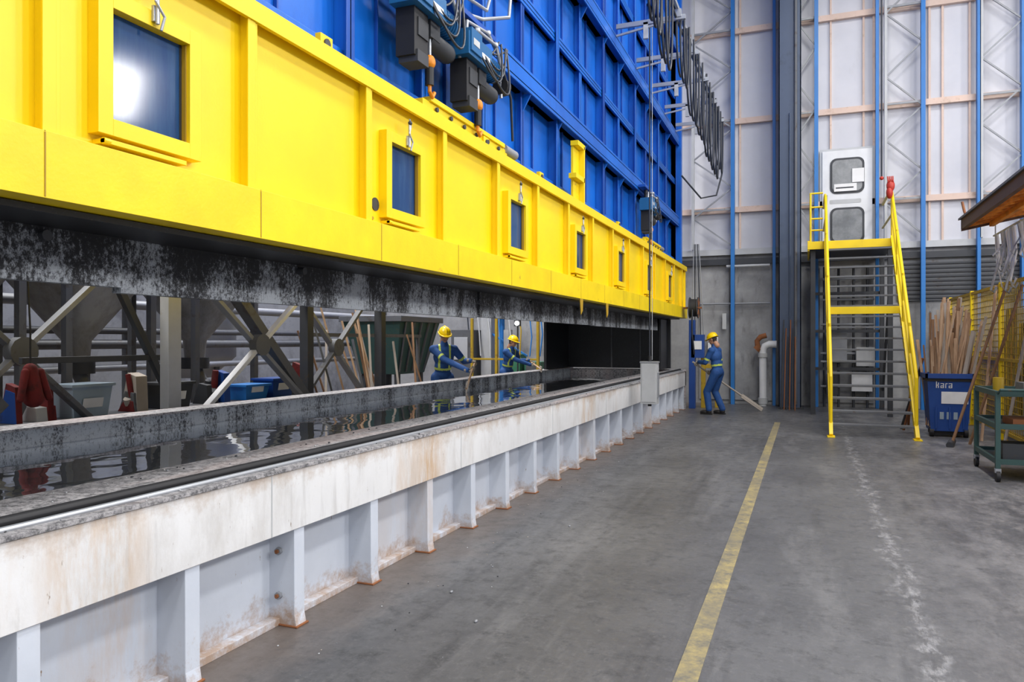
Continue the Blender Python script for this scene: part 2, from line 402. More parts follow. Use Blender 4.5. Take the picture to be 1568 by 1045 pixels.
b.box(-5.65,-2.66,Y1-.06,Y1+.03,2.13,3.28,'yellow'); b.box(-5.7,-5.55,Y0,Y1,2.13,3.28,'yellow')
for y in(9.0,10.3): b.prism([(-2.63,y,2.15),(-2.63,y+.14,2.15),(-2.63,y+.12,1.98),(-2.63,y+.05,1.93)],(.01,0,0),'yellow_dk')
for y in(3.7,6.1,7.6,11.2,13.4): 
    b.box(-2.70,-2.66,y,y+.12,3.28,3.42,'yellow'); b.cyl((-2.71,y+.06,3.37),(-2.65,y+.06,3.37),.03,'darksteel',10)
b.box(-2.72,-2.64,9.25,9.29,3.28,4.08,'yellow2'); b.box(-2.74,-2.71,9.0,9.29,3.28,4.08,'yellow2'); b.box(-2.74,-2.64,8.98,9.3,4.04,4.1,'yellow2')
b.box(-2.74,-2.64,8.9,9.3,3.62,3.68,'yellow2')
b.done(.004)

b=B('crusted_hood_curtain')
seg=[(Y0,2.72,1.86),(2.72,7.0,1.835),(7.0,11.5,1.845),(11.5,17.7,1.84)]
for i,(a,c,z) in enumerate(seg): b.box(-3.16-.02*(i%2),-3.10-.02*(i%2),a,c-.01,z,2.12,'curtain')
for y in(1.0,2.3,4.1,6.2,8.5,10.5): b.cyl((-3.12,y,2.06),(-3.07,y,2.06),.025,'darksteel',8)
b.box(-3.2,-2.75,Y0,17.7,2.10,2.125,'bsheet')
b.done()
b=B('black_end_screen')
b.box(-5.54,-2.98,17.78,17.86,.955,2.12,'bsheet'); b.box(-5.54,-5.48,16.1,17.78,.955,2.12,'bsheet'); b.box(-3.08,-3.04,16.9,17.78,.955,2.09,'bsheet')
for x in(-4.4,-3.7): b.box(x,x+.03,17.76,17.79,.96,2.1,'midsteel')
b.done()
b=B('hood_inner_roof'); b.box(-5.53,-3.03,Y0,17.7,2.3,2.35,'bsheet'); b.done()

# ---------------------------------------------------------------- blue enclosure
b=B('blue_hood_enclosure')
b.box(-5.6,-2.98,Y0,Y1,3.31,CEIL,'blue')
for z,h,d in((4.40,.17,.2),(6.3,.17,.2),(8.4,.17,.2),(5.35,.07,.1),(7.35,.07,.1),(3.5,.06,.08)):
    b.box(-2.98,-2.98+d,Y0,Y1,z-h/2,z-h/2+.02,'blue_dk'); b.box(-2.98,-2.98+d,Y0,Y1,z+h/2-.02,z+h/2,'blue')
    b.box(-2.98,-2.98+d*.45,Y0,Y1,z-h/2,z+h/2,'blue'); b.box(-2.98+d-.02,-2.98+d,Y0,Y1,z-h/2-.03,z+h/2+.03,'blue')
y=4.3-1.13*6;k=0
while y<Y1:
    d=.13 if k%2==0 else .09
    b.box(-2.98,-2.98+d,y-.01,y+.01,3.34,CEIL,'blue'); b.box(-2.98+d-.015,-2.98+d,y-.05,y+.05,3.34,CEIL,'blue_dk' if k%3==0 else 'blue')
    b.box(-2.98,-2.95,y+.5,y+.515,3.34,CEIL,'blue_dk')
    for z in(4.3,6.2,8.3): b.prism([(-2.98,y,z),(-2.79,y,z),(-2.98,y,z-.35)],(0,.02,0),'blue')
    y+=1.13;k+=1
b.box(-3.0,-2.74,Y1-.15,Y1+.02,3.3,CEIL,'blue')
b.done(.004)

# ---------------------------------------------------------------- hoists
def hoist(x,y,z,s=1.0,full=True):
    b=B('chain_hoist')
    f=lambda p:(x+p[0]*s,y+p[1]*s,z+p[2]*s)
    def bx(x0,x1,y0,y1,z0,z1,m):
        p=f((x0,y0,z0));q=f((x1,y1,z1)); b.box(p[0],q[0],p[1],q[1],p[2],q[2],m)
    bx(-.06,.14,-.24,.20,-.02,.15,'hoistblue'); bx(-.05,.155,-.22,-.03,.01,.18,'hoistblue')
    bx(.155,.158,-.19,-.08,.06,.11,'ltgrey'); bx(.14,.143,.0,.15,.03,.07,'paper')
    b.cyl(f((.04,.20,.06)),f((.04,.42,.06)),.085*s,'hoistblue',18); b.cyl(f((.04,.42,.06)),f((.04,.46,.06)),.075*s,'black',18)
    for i in range(6): b.cyl(f((.04,.215+.033*i,.06)),f((.04,.222+.033*i,.06)),.096*s,'hoistblue',18)
    bx(-.05,.09,-.17,.02,-.34,-.02,'black'); bx(-.04,.105,-.15,.0,-.38,-.3,'darksteel'); bx(.09,.10,-.13,.01,-.2,-.08,'darksteel')
    bx(-.04,.09,.06,.2,-.14,-.02,'darksteel')
    b.cyl(f((.02,.10,-.12)),f((.02,.44,-.12)),.07*s,'darksteel',16); b.cyl(f((.02,.44,-.12)),f((.02,.47,-.12)),.06*s,'black',16)
    b.cyl(f((.06,.10,-.36)),f((.06,.10,-.14)),.012*s,'galv',8)
    b.ell(f((.06,.10,-.30)),(.042*s,.042*s,.05*s),'orangep',nu=10,nv=8); b.cyl(f((.06,.10,-.46)),f((.06,.10,-.34)),.03*s,'black',10)
    b.tube([f((.06,.10,-.44)),f((.06,.10,-.50)),f((.06,.14,-.53)),f((.06,.17,-.49))],.014*s,'orangep',8)
    b.cyl(f((.0,.0,.15)),f((.0,.0,.36)),.03*s,'darksteel',10); bx(-.06,.05,-.3,.5,.34,.38,'blue_dk')
    for j in range(6):
        pts=[];o=random.uniform(-.12,.08)
        for i in range(15):
            t=i/14; pts.append(f((.10+.025*j*math.sin(math.pi*t),-.05+.6*t+o,.17-.22*math.sin(math.pi*t)*(.3+.32*j)+.14*t)))
        b.tube(pts,.009*s,'cable',6)
    b.tube([f((.05,-.1,.15)),f((.06,-.1,.28)),f((.06,.3,.34)),f((.06,.55,.22)),f((.06,.58,-.1))],.014*s,'galv',8)
    b.tube([f((.09,-.02,.15)),f((.1,.0,.24)),f((.1,.36,.26)),f((.1,.48,.12)),f((.08,.47,.06))],.016*s,'galv',8)
    for p in((.1,.0,.24),(.1,.36,.26),(.06,.3,.34)): b.ell(f(p),.026*s,'galv',nu=8,nv=6)
    b.cyl(f((.06,.56,.0)),f((.06,.64,.0)),.07*s,'black',14)
    b.done(.004)
hoist(-2.72,4.95,4.04,1.1); hoist(-2.70,5.80,3.96,1.1); hoist(-2.70,13.5,3.95,1.1)
b=B('yellow_hoist_rail')
for y0,y1 in((5.0,6.7),(13.3,14.9)):
    b.box(-2.78,-2.68,y0,y1,3.345,3.43,'yellow2'); b.box(-2.74,-2.66,y0+.1,y1-.1,3.43,3.47,'yellow2')
    for i in range(6): b.cyl((-2.67,y0+.2+i*.25,3.39),(-2.655,y0+.2+i*.25,3.39),.02,'darksteel',8)
    b.cyl((-2.70,y1-.05,3.44),(-2.70,y1+.25,3.44),.045,'grey',12)
b.done(.003)
b=B('conduit_run')
b.tube([(-2.74,5.6,4.35),(-2.72,6.2,4.5),(-2.74,6.9,4.8),(-2.75,7.0,5.2),(-2.75,6.6,6.0),(-2.75,6.0,7.5)],.018,'galv',8)
b.tube([(-2.72,5.2,4.4),(-2.72,6.0,4.65),(-2.73,6.4,4.9),(-2.74,6.2,6),(-2.75,5.6,7.6)],.02,'cable',8)
b.tube([(-2.70,5.0,4.35),(-2.70,5.6,4.5),(-2.72,6.3,4.62),(-2.74,6.7,5.3),(-2.75,6.2,7)],.016,'galv',8)
b.tube([(-2.72,5.5,4.4),(-2.70,5.9,4.42),(-2.70,6.5,4.35),(-2.72,6.9,4.0),(-2.74,7.0,3.6)],.014,'cable',8)
b.done()

# ---------------------------------------------------------------- festoon
b=B('festoon_cable')
b.box(-1.84,-1.80,8,17.9,6.62,6.68,'galv')
for y in(8.3,9.9,11.5,13.0,14.4,15.8,17.2):
    b.beam((-2.76,y,6.5),(-1.7,y,6.5),.05,.07,'galv'); b.beam((-2.76,y,6.36),(-1.9,y,6.48),.03,.03,'galv')
    b.box(-1.85,-1.76,y-.04,y+.04,6.5,6.62,'galv'); b.beam((-2.3,y,6.5),(-2.3,y,6.25),.07,.05,'ltgrey')
for yy,w,dp in((8.9,.30,.7),(9.55,.26,.9),(10.3,.36,1.1),(11.9,.36,.85),(13.0,.42,1.15),(14.1,.40,1.2),(15.2,.40,1.35),(16.2,.38,1.4),(17.1,.34,1.1)):
    for j in range(3):
        pts=[]
        for i in range(17):
            t=i/16; a=math.pi*t
            pts.append((-1.84+.05*j,yy-math.cos(a)*(w-.05*j),6.6-(dp+.10*j)*math.sin(a)**.6))
        b.tube(pts,.017,'cable',7)
    b.box(-1.86,-1.75,yy+w-.03,yy+w+.03,6.52,6.62,'darksteel')
b.tube([(-1.8,17.6,6.6),(-1.8,17.7,5.4),(-1.9,17.5,4.9),(-2.2,17.2,4.8),(-2.6,17,5.3)],.02,'cable',7)
b.tube([(-1.84,8,6.58),(-1.84,12,6.5),(-1.84,17.8,6.58)],.02,'cable',7)
b.done()

b=B('pendant_control_box')
X,Y=-2.33,11.95
b.box(X-.13,X+.13,Y-.09,Y+.09,.60,1.27,'ltgrey'); b.box(X-.11,X+.11,Y-.1,Y-.09,.63,1.24,'ltgrey')
b.box(X-.14,X+.14,Y-.1,Y+.1,1.25,1.275,'grey'); b.box(X+.13,X+.145,Y-.05,Y+.05,.7,1.1,'grey')
b.cyl((X,Y,1.27),(X,Y,1.36),.03,'black',10); b.cyl((X,Y,1.36),(X,Y,CEIL),.013,'cable',8)
b.cyl((X+.04,Y,1.3),(X+.04,Y,CEIL),.006,'galv',6)
b.cyl((X,Y,.56),(X,Y,.60),.03,'black',10)
b.done(.008)

# ---------------------------------------------------------------- staircase + door
b=B('access_staircase')
xa,xb=.38,1.66; yb,yt,zt=13.6,17.5,3.75; ye=19.6
for x in(xa,xb):
    b.beam((x,yb,.0),(x,yt,zt),.06,.15,'yellow')
    b.box(x-.06,x+.06,yb-.12,yb+.1,0,.02,'yellow')
N=18
for i in range(1,N):
    t=i/N; y=yb+(yt-yb)*t; z=zt*t
    b.box(xa+.03,xb-.03,y-.11,y-.09,z-.035,z,'midsteel')
    for k in range(5): b.box(xa+.03,xb-.03,y-.07+.045*k,y-.055+.045*k,z-.025,z,'midsteel')
zc=2.3; yc=yb+(yt-yb)*zc/zt
b.box(xa-.02,xb+.02,yc-.16,yc-.10,zc-.18,zc-.04,'yellow')
b.box(xa,xb,yc-.1,yc+.2,zc-.05,zc-.02,'darksteel')
for x in(xa,xb):
    b.tube([(x,yb+.15,.1),(x,yb+.15,1.0),(x,yb+.3,1.18),(x,yt,zt+.95),(x,yt+.3,zt+1.05),(x,ye-.05,zt+1.05)],.03,'yellow',8)
    b.tube([(x,yb+.2,.62),(x,yt,zt+.5),(x,ye-.05,zt+.5)],.024,'yellow',8)
    for t in(.25,.5,.75,1.0):
        b.cyl((x,yb+(yt-yb)*t,zt*t),(x,yb+(yt-yb)*t,zt*t+.98),.024,'yellow',8)
b.box(xa-.35,xb+.05,yt,ye,zt-.16,zt,'darksteel'); b.box(xa-.36,xb+.08,yt-.03,yt+.02,zt-.17,zt+.0,'yellow')
b.box(xa-.36,xa-.32,yt,ye,zt-.2,zt+.02,'yellow')
for y in(17.55,18.2): 
    b.cyl((xa-.3,y,zt),(xa-.3,y,zt+1.05),.022,'yellow',8)
for z in(.25,.5,.75,1.05): b.cyl((xa-.3,17.55,zt+z),(xa-.3,18.2,zt+z),.02,'yellow',8); b.cyl((xa-.3,17.55,zt+z),(xa-.05,17.55,zt+z),.02,'yellow',8)
for x in(xa-.25,xb-.02):
    for y in(17.65,19.5): b.box(x-.05,x+.05,y-.05,y+.05,0,zt-.16,'darksteel')
b.beam((xa-.25,17.65,.4),(xa-.25,19.5,3.4),.05,.05,'darksteel'); b.beam((xb,17.65,3.4),(xb,19.5,.4),.05,.05,'darksteel')
for z in(.9,1.8,2.7): b.box(xa-.25,xb,19.5,19.56,z,z+.07,'darksteel')
b.done(.003)
b=B('red_work_gloves')
b.ell((1.62,17.35,4.82),(.08,.07,.13),'red'); b.ell((1.6,17.35,4.68),(.065,.08,.13),'red')
for i in range(4): b.caps((1.57+.03*i,17.3,4.90),(1.56+.033*i,17.3,5.0),.015,.012,'red',8)
b.done()
b=B('door_1')
dx0,dx1,dz0,dz1=.36,1.46,3.80,6.22
b.box(dx0-.06,dx1+.06,19.88,19.95,dz0,dz1+.06,'ltgrey'); b.box(dx0,dx1,19.84,19.9,dz0,dz1,'white')
def rrect(b,x0,x1,z0,z1,y,r,t,m):
    pts=[]
    for cx,cz,a0 in((x1-r,z1-r,0),(x0+r,z1-r,90),(x0+r,z0+r,180),(x1-r,z0+r,270)):
        for i in range(6):
            a=math.radians(a0+18*i); pts.append((cx+r*math.cos(a),y,cz+r*math.sin(a)))
    b.prism(pts,(0,-t,0),m)
for z0,z1 in((5.2,6.0),(4.0,4.8)):
    rrect(b,dx0+.17,dx1-.17,z0-.03,z1+.03,19.85,.15,.03,'darksteel'); rrect(b,dx0+.22,dx1-.22,z0+.02,z1-.02,19.83,.12,.02,'doorglass')
b.box(.62,1.12,19.79,19.808,5.22,5.40,'paper'); b.box(1.02,1.28,19.78,19.80,5.42,5.75,'paper')
b.box(.66,1.05,19.785,19.79,5.29,5.32,'darksteel')
rrect(b,.52,1.22,4.93,5.03,19.845,.03,.01,'ltgrey')
b.box(.42,.47,19.79,19.84,4.9,5.15,'darksteel')
b.done(0)
b=B('hanging_cable'); b.cyl((1.45,17.3,5.0),(1.45,17.3,CEIL),.018,'cable',8); b.ell((1.45,17.3,4.98),.04,'red'); b.done()

# ---------------------------------------------------------------- wall services
b=B('drain_pipe')
b.tube([(-1.0,19.5,.0),(-1.0,19.5,1.35),(-.96,19.5,1.47),(-.85,19.5,1.52),(-.68,19.5,1.52)],.09,'white',16)
b.cyl((-1.0,19.5,.05),(-1.0,19.5,.2),.115,'ltgrey',16); b.cyl((-1.0,19.5,1.2),(-1.0,19.5,1.3),.115,'ltgrey',16)
b.tube([(-1.12,19.5,1.42),(-1.14,19.5,1.60),(-1.06,19.5,1.70),(-.92,19.5,1.74)],.065,'rust',12); b.cyl((-1.16,19.5,1.38),(-1.1,19.5,1.44),.09,'rust',12)
b.done()
b=B('wall_pipework')
b.cyl((-1.75,19.8,0),(-1.75,19.8,3.5),.035,'grey'); b.cyl((-2.6,19.82,2.55),(-.85,19.82,2.55),.025,'grey')
b.cyl((-1.9,19.8,3.5),(-.85,19.8,3.5),.035,'ltgrey')
b.box(-2.35,-2.1,19.7,19.86,1.3,1.7,'white'); b.box(-2.0,-1.9,19.75,19.85,1.9,2.3,'ltgrey')
b.done(.004)
b=B('wall_pipework')
for x in(.40,.72,1.05,1.35): b.cyl((x,19.78,0),(x,19.78,3.4),.03,'darksteel')
for z in(.5,1.1,1.3,2.0,2.6,3.1): b.cyl((.32,19.74,z),(1.5,19.74,z),.03,'grey')
b.box(1.1,1.5,19.65,19.8,1.0,1.45,'ltgrey'); b.box(.5,.9,19.65,19.8,1.1,1.8,'grey'); b.box(1.0,1.45,19.65,19.8,.4,.85,'white'); b.box(.45,.7,19.65,19.8,.3,.8,'darksteel')
b.done(.004)
b=B('cable_reel')
b.cyl((-2.45,17.3,2.35),(-2.3,17.3,2.35),.20,'black',24); 
for r,x in((.24,-2.46),(.24,-2.28)): b.cyl((x-.01,17.3,2.35),(x+.01,17.3,2.35),r,'darksteel',24)
b.tube([(-2.38,17.1,2.3),(-2.38,17.05,1.8),(-2.35,17.2,1.3)],.02,'cable'); b.box(-2.60,-2.2,17.25,17.35,2.33,2.37,'rust')
for i in range(8):
    a=i*math.pi/4; b.cyl((-2.27,17.3,2.35),(-2.27,17.3+.22*math.cos(a),2.35+.22*math.sin(a)),.01,'rust',6)
b.done()
b=B('guard_post')
for x,y in((-2.3,18.4),(-2.0,18.6)): b.box(x-.05,x+.05,y-.05,y+.05,0,1.25,'yellow3')
b.box(-2.3,-2.0,18.45,18.55,.95,1.05,'yellow3'); b.box(-2.3,-2.0,18.45,18.55,.45,.52,'orangep')
b.done(.006)
b=B('electrical_enclosure')
b.box(-2.6,-2.46,18.1,18.3,0,2.1,'binblue'); b.box(-2.55,-2.25,18.1,18.3,1.2,1.75,'binblue'); b.box(-2.5,-2.3,18.08,18.1,1.4,1.6,'paper')
for i in range(5): b.tube([(-2.55+.07*i,18.2,1.75),(-2.53+.06*i,18.2,2.3),(-2.5+.03*i,18.2,3.9)],.014,'cable' if i%2 else 'grey',6)
b.done(.005)
b=B('leaning_steel_bars')
for i in range(6): b.cyl((-.55+.06*i,18.6-.03*i,.0),(-.5+.05*i,18.88,2.1-.2*(i%3)),.014,'rust' if i%2 else 'darksteel',6)
b.done()

# ---------------------------------------------------------------- right side props
b=B('blue_waste_bin')
cx,cy=2.2,14.5
def frust(b,cx,cy,z0,z1,a0,b0,a1,b1,m):
    vs=[(cx-a0,cy-b0,z0),(cx+a0,cy-b0,z0),(cx+a0,cy+b0,z0),(cx-a0,cy+b0,z0),(cx-a1,cy-b1,z1),(cx+a1,cy-b1,z1),(cx+a1,cy+b1,z1),(cx-a1,cy+b1,z1)]
    b.add(vs,[(3,2,1,0),(4,5,6,7),(0,1,5,4),(1,2,6,5),(2,3,7,6),(3,0,4,7)],m)
frust(b,cx,cy,.10,1.0,.27,.26,.33,.32,'binblue')
for t in(0,1):
    b.box(cx-.36,cx+.36,cy-.36+.68*t,cy-.32+.68*t,.98,1.06,'binblue'); b.box(cx-.36+.68*t,cx-.32+.68*t,cy-.36,cy+.36,.98,1.06,'binblue')
b.box(cx-.33,cx+.33,cy-.33,cy+.33,.93,1.002,'black')
for i in(-1,0,1): b.box(cx-.2+.2*i-.01+.2,cx-.2+.2*i+.01+.2,cy-.325,cy-.29,.15,.5,'binblue')
def label(z0,z1,x0,x1,m,o=.006):
    yf=lambda z:cy-.26-.06*(z-.1)/.9
    b.prism([(x0,yf(z0)-o,z0),(x1,yf(z0)-o,z0),(x1,yf(z1)-o,z1),(x0,yf(z1)-o,z1)],(0,-.004,0),m)
label(.56,.76,cx-.12,cx+.27,'paper',.008)
def stroke(x,z,dx,dz):
    label(z,z+dz,x,x+dx,'paper')
lx=cx-.2
stroke(lx,.82,.014,.13); stroke(lx+.014,.86,.02,.014); stroke(lx+.03,.87,.014,.04); stroke(lx+.03,.82,.014,.04); lx+=.065
for kind in('a','r','a'):
    if kind=='a':
        stroke(lx,.82,.05,.012); stroke(lx,.85,.05,.012); stroke(lx,.82,.012,.042); stroke(lx+.038,.82,.014,.08); stroke(lx,.888,.05,.012); lx+=.07
    else:
        stroke(lx,.82,.014,.08); stroke(lx,.888,.035,.012); lx+=.05
for i in range(3): label(.3,.42,cx-.14+.1*i,cx-.08+.1*i,'tub')
for x in(-.25,.25): b.cyl((cx+x-.03,cy-.2,.08),(cx+x+.03,cy-.2,.08),.08,'black',16)
b.box(cx-.25,cx+.25,cy-.2,cy+.2,.03,.12,'black')
b.done(.003)
b=B('wooden_stirring_sticks')
for i in range(85):
    x=cx+random.uniform(-.27,.27); y=cy+random.uniform(-.25,.25)
    L=random.uniform(1.5,2.35); dx=random.uniform(-.22,.5)*.9; dy=random.uniform(-.2,.3)
    b.beam((x-.1*dx,y,.16),(x+dx*.8,y+dy,L),random.uniform(.02,.055),random.uniform(.015,.03),random.choice(['wood','wood','wood','wood3','wood2']))
b.done()
b=B('leaning_wooden_poles')
for x,y,x2,y2,z2,m in((2.05,13.1,2.86,13.3,2.6,'wood2'),(2.35,13.4,2.86,12.6,2.4,'wood2'),(2.6,12.5,2.87,12.1,2.2,'wood3'),(2.6,13.9,2.86,14.2,2.5,'wood'),(1.75,15.6,1.72,14.9,1.0,'rust'),(1.62,15.1,1.9,14.9,1.3,'rust'),(1.6,15.3,1.85,14.9,1.1,'darksteel')):
    b.cyl((x,y,.0),(x2,y2,z2),.022,m,8)
b.cyl((2.0,12.9,.03),(2.1,13.3,.05),.05,'darksteel')
b.done()
b=B('mesh_fence')
X=2.93
for y in(9.6,11.9,14.2,16.5,18.8):
    b.box(X-.03,X+.03,y-.03,y+.03,0,2.55,'yellow2'); b.box(X-.06,X+.08,y-.08,y+.08,0,.015,'yellow3')
for z in(.15,1.3,2.5): b.box(X-.025,X+.025,9.6,18.8,z-.025,z+.025,'yellow3')
y=9.7
while y<18.8: b.box(X-.005,X+.005,y-.006,y+.006,.15,2.5,'yellow3'); y+=.1
z=.2
while z<2.5: b.box(X-.005,X+.005,9.6,18.8,z-.006,z+.006,'yellow3'); z+=.1
b.done()
b=B('steel_work_cart')
x0,x1,y0,y1=2.02,2.78,9.95,11.1
for x in(x0,x1):
    for y in(y0,y1):
        b.box(x-.025,x+.025,y-.025,y+.025,.14,1.0,'green')
        b.cyl((x-.02,y,.065),(x+.02,y,.065),.065,'black',16); b.box(x-.03,x+.03,y-.03,y+.03,.10,.15,'grey')
for z in(.2,.6,.97):
    b.box(x0,x1,y0,y1,z,z+.02,'green')
    for t in(0,1): b.box(x0,x1,y0-.02+(y1-y0)*t,y0+.02+(y1-y0)*t,z,z+.06,'green'); b.box(x0-.02+(x1-x0)*t,x0+.02+(x1-x0)*t,y0,y1,z,z+.06,'green')
b.box(2.1,2.4,10.1,10.4,.22,.42,'darksteel'); b.cyl((2.55,10.4,.22),(2.55,10.4,.5),.1,'grey'); b.box(2.2,2.6,10.1,10.6,.62,.7,'rust')
b.box(2.3,2.6,10.1,10.45,1.0,1.12,'midsteel'); b.cyl((2.2,10.8,.99),(2.2,10.8,1.15),.06,'yellow3',12)
b.tube([(x0,y0,1.0),(x0,y0-.12,1.05),(x1,y0-.12,1.05),(x1,y0,1.0)],.018,'green')
b.done(.003)
for x,y,h,m in((3.6,12.5,1.5,'midsteel'),(3.7,14.5,1.9,'brown'),(3.9,16.5,2.2,'midsteel'),(3.6,17.9,1.4,'binblue')):
    b=B('fenced_machine')
    b.box(x-.35,x+.45,y-.5,y+.5,.12,h,m); b.box(x-.2,x+.3,y-.35,y+.35,0,.12,'black'); b.box(x-.39,x-.35,y-.3,y+.3,h*.5,h*.85,'darksteel'); b.cyl((x,y,h),(x,y,h+.5),.06,'grey')
    for i in range(5): b.tube([(x-.36,y-.4+.18*i,h),(x-.42,y-.38+.18*i,h*.6),(x-.38,y-.3+.15*i,.2)],.015,random.choice(['cable','yellow3','ltgrey','rust']),6)
    b.done(.01)
b=B('steel_drum'); b.cyl((3.35,11.2,0),(3.35,11.2,.9),.28,'rust',24); b.cyl((3.35,11.2,.9),(3.35,11.2,.93),.29,'darksteel',24)
for z in(.3,.6): b.cyl((3.35,11.2,z),(3.35,11.2,z+.02),.29,'rust',24)
b.done()
b=B('orange_wooden_canopy')
zf=lambda x:3.42+(x-2.3)*.2
ya,yb2=7.0,13.35
b.prism([(2.3,ya,zf(2.3)),(6.2,ya,zf(6.2)),(6.2,ya,zf(6.2)+.03),(2.3,ya,zf(2.3)+.03)],(0,yb2-ya,0),'orange')
y=ya
while y<=yb2+.01:
    b.prism([(2.3,y,zf(2.3)-.07),(6.2,y,zf(6.2)-.07),(6.2,y,zf(6.2)),(2.3,y,zf(2.3))],(0,.04,0),'orange'); y+=.3
for x in(2.6,3.4,4.4): b.box(x,x+.06,ya,yb2,zf(x)-.13,zf(x)-.06,'orange')
b.box(2.24,2.3,ya-.05,yb2+.1,zf(2.3)-.08,zf(2.3)+.08,'brown')
b.prism([(2.24,yb2+.04,zf(2.24)-.1),(6.2,yb2+.04,zf(6.2)-.1),(6.2,yb2+.04,zf(6.2)+.1),(2.24,yb2+.04,zf(2.24)+.1)],(0,.05,0),'brown')
b.prism([(2.2,ya,zf(2.2)+.08),(6.2,ya,zf(6.2)+.08),(6.2,ya,zf(6.2)+.11),(2.2,ya,zf(2.2)+.11)],(0,yb2-ya+.1,0),'midsteel')
b.tube([(2.3,13.2,3.4),(2.26,13.3,3.6),(2.24,13.35,3.75)],.02,'rust',8)
for y in(7.6,13.1): b.box(6.0,6.1,y-.05,y+.05,0,zf(6.05),'brown')
b.done()
b=B('hanging_wire_hooks')
b.cyl((2.65,9.5,3.2),(2.65,13.3,3.2),.015,'galv',8); b.cyl((3.2,9.5,3.3),(3.2,13.3,3.3),.015,'galv',8)
for y in(9.6,11.4,13.2):
    b.cyl((2.65,y,3.2),(2.65,y,3.44),.008,'galv',6); b.cyl((3.2,y,3.3),(3.2,y,3.55),.008,'galv',6)
for i in range(60):
    y=9.6+i*.061; x=random.choice((2.65,3.2)); L=random.uniform(.35,.9); s=random.uniform(-.15,.15)
    b.tube([(x,y,3.2),(x+.02,y+s*.3,3.2-L*.5),(x+s,y+s,3.2-L),(x+s+.05,y+s+.04,3.16-L),(x+s+.07,y+s,3.24-L)],random.uniform(.008,.018),random.choice(['galv','white','ltgrey','white']),6)
for i in range(9):
    y=9.8+i*.4; x=2.65 if i%2 else 3.2; b.prism([(x,y,3.18),(x,y+.12,3.18),(x+.1,y+.18,2.6),(x+.05,y-.05,2.7)],(.02,0,0),'white')
b.done()

# ---------------------------------------------------------------- left bay
b=B('steel_post'); b.box(-6.28,-6.16,5.95,6.12,0,CEIL,'ltgrey'); b.box(-6.34,-6.1,5.88,6.2,0,.02,'grey'); b.done(.005)
b=B('cross_brace_frame')
def xbr(yc,hw,zc,hz,x,m1,m2):
    b.beam((x,yc-hw,zc-hz),(x,yc+hw,zc+hz),.05,.09,m1,(1,0,0)); b.beam((x-.06,yc-hw,zc+hz),(x-.06,yc+hw,zc-hz),.05,.1,m2,(1,0,0))
    b.cyl((x-.05,yc,zc),(x+.06,yc,zc),.14,'midsteel',12)
xbr(7.75,1.15,1.55,.9,-6.5,'white','grey'); xbr(4.9,1.0,1.5,.9,-6.9,'grey','midsteel'); xbr(10.0,1.0,1.5,.9,-6.9,'midsteel','grey')
for y in(3.8,6.5,9.0,11.0): b.box(-6.78,-6.64,y-.07,y+.07,0,4,'darksteel')
b.box(-6.8,-6.6,2,11,2.45,2.65,'midsteel'); b.box(-6.75,-6.65,2,11,.55,.65,'midsteel')
b.beam((-6.6,7.2,2.4),(-6.6,8.9,.7),.12,.16,'midsteel',(1,0,0)); b.beam((-6.6,3.2,2.4),(-6.6,4.5,1.0),.1,.14,'midsteel',(1,0,0))
b.beam((-6.62,4.7,1.42),(-6.62,6.5,1.42),.05,.06,'darksteel'); b.beam((-6.62,5.6,2.4),(-6.62,6.4,1.0),.07,.07,'darksteel',(1,0,0))
b.done(.004)
for hy in(3.3,4.9,6.6,8.5):
    b=B('steel_hopper'); X=-8.3
    b.tube([(X,hy,1.35),(X,hy,1.6),(X,hy,2.4),(X,hy,4.2)],.2,'hopper',24,[.14,.16,.80,.80])
    b.cyl((X,hy,1.2),(X,hy,1.36),.2,'darksteel',16); b.cyl((X,hy,2.38),(X,hy,2.42),.83,'ltgrey',24)
    for a in range(4):
        x=X+.82*math.cos(a*math.pi/2+.78); y=hy+.82*math.sin(a*math.pi/2+.78); b.box(x-.04,x+.04,y-.04,y+.04,0,2.7,'midsteel')
    b.tube([(X,hy,1.25),(X+.1,hy+.1,.9),(X+.2,hy+.3,.5)],.08,'midsteel',10)
    b.done()
b=B('work_bench')
b.box(-7.4,-6.95,3.2,9.6,.74,.80,'midsteel')
for y in(3.3,5.4,7.5,9.5):
    for x in(-7.35,-7.0): b.box(x-.03,x+.03,y-.03,y+.03,0,.74,'midsteel')
b.done()
for y,z,m,h in((5.75,.8,'tub',.34),(8.3,.8,'blue_lt',.2),(8.85,.8,'binblue',.26),(6.9,.8,'darksteel',.3)):
    b=B('plastic_tub'); frust(b,-7.17,y,z,z+h,.15,.2,.18,.24,m); b.box(-7.37,-6.97,y-.26,y+.26,z+h-.02,z+h+.01,m); b.prism([(-7.005,y-.12,z+.1),(-7.005,y+.12,z+.1),(-6.985,y+.12,z+.2),(-6.985,y-.12,z+.2)],(.004,0,0),'paper'); b.done(.005)
b=B('bench_clutter')
for i in range(34):
    y=random.choice((random.uniform(4.4,5.3),random.uniform(6.2,6.5),random.uniform(7.25,7.9),random.uniform(9.2,9.5),random.uniform(3.3,3.7))); h=random.uniform(.1,.45); r=random.uniform(.03,.08); m=random.choice(['midsteel','black','binblue','wood3','grey','maroon','darksteel','ltgrey'])
    if i%2: b.cyl((-7.0-random.uniform(.1,.3),y,.80),(-7.15,y+random.uniform(-.1,.1),.8+h),r,m,12,r*.7)
    else: b.prism([(-7.3,y,.8),(-7.05,y,.8),(-7.07,y,.8+h),(-7.2,y,.8+h*1.1)],(0,r*2,0),m)
b.done(.004)
b=B('red_jacket')
jy=4.72
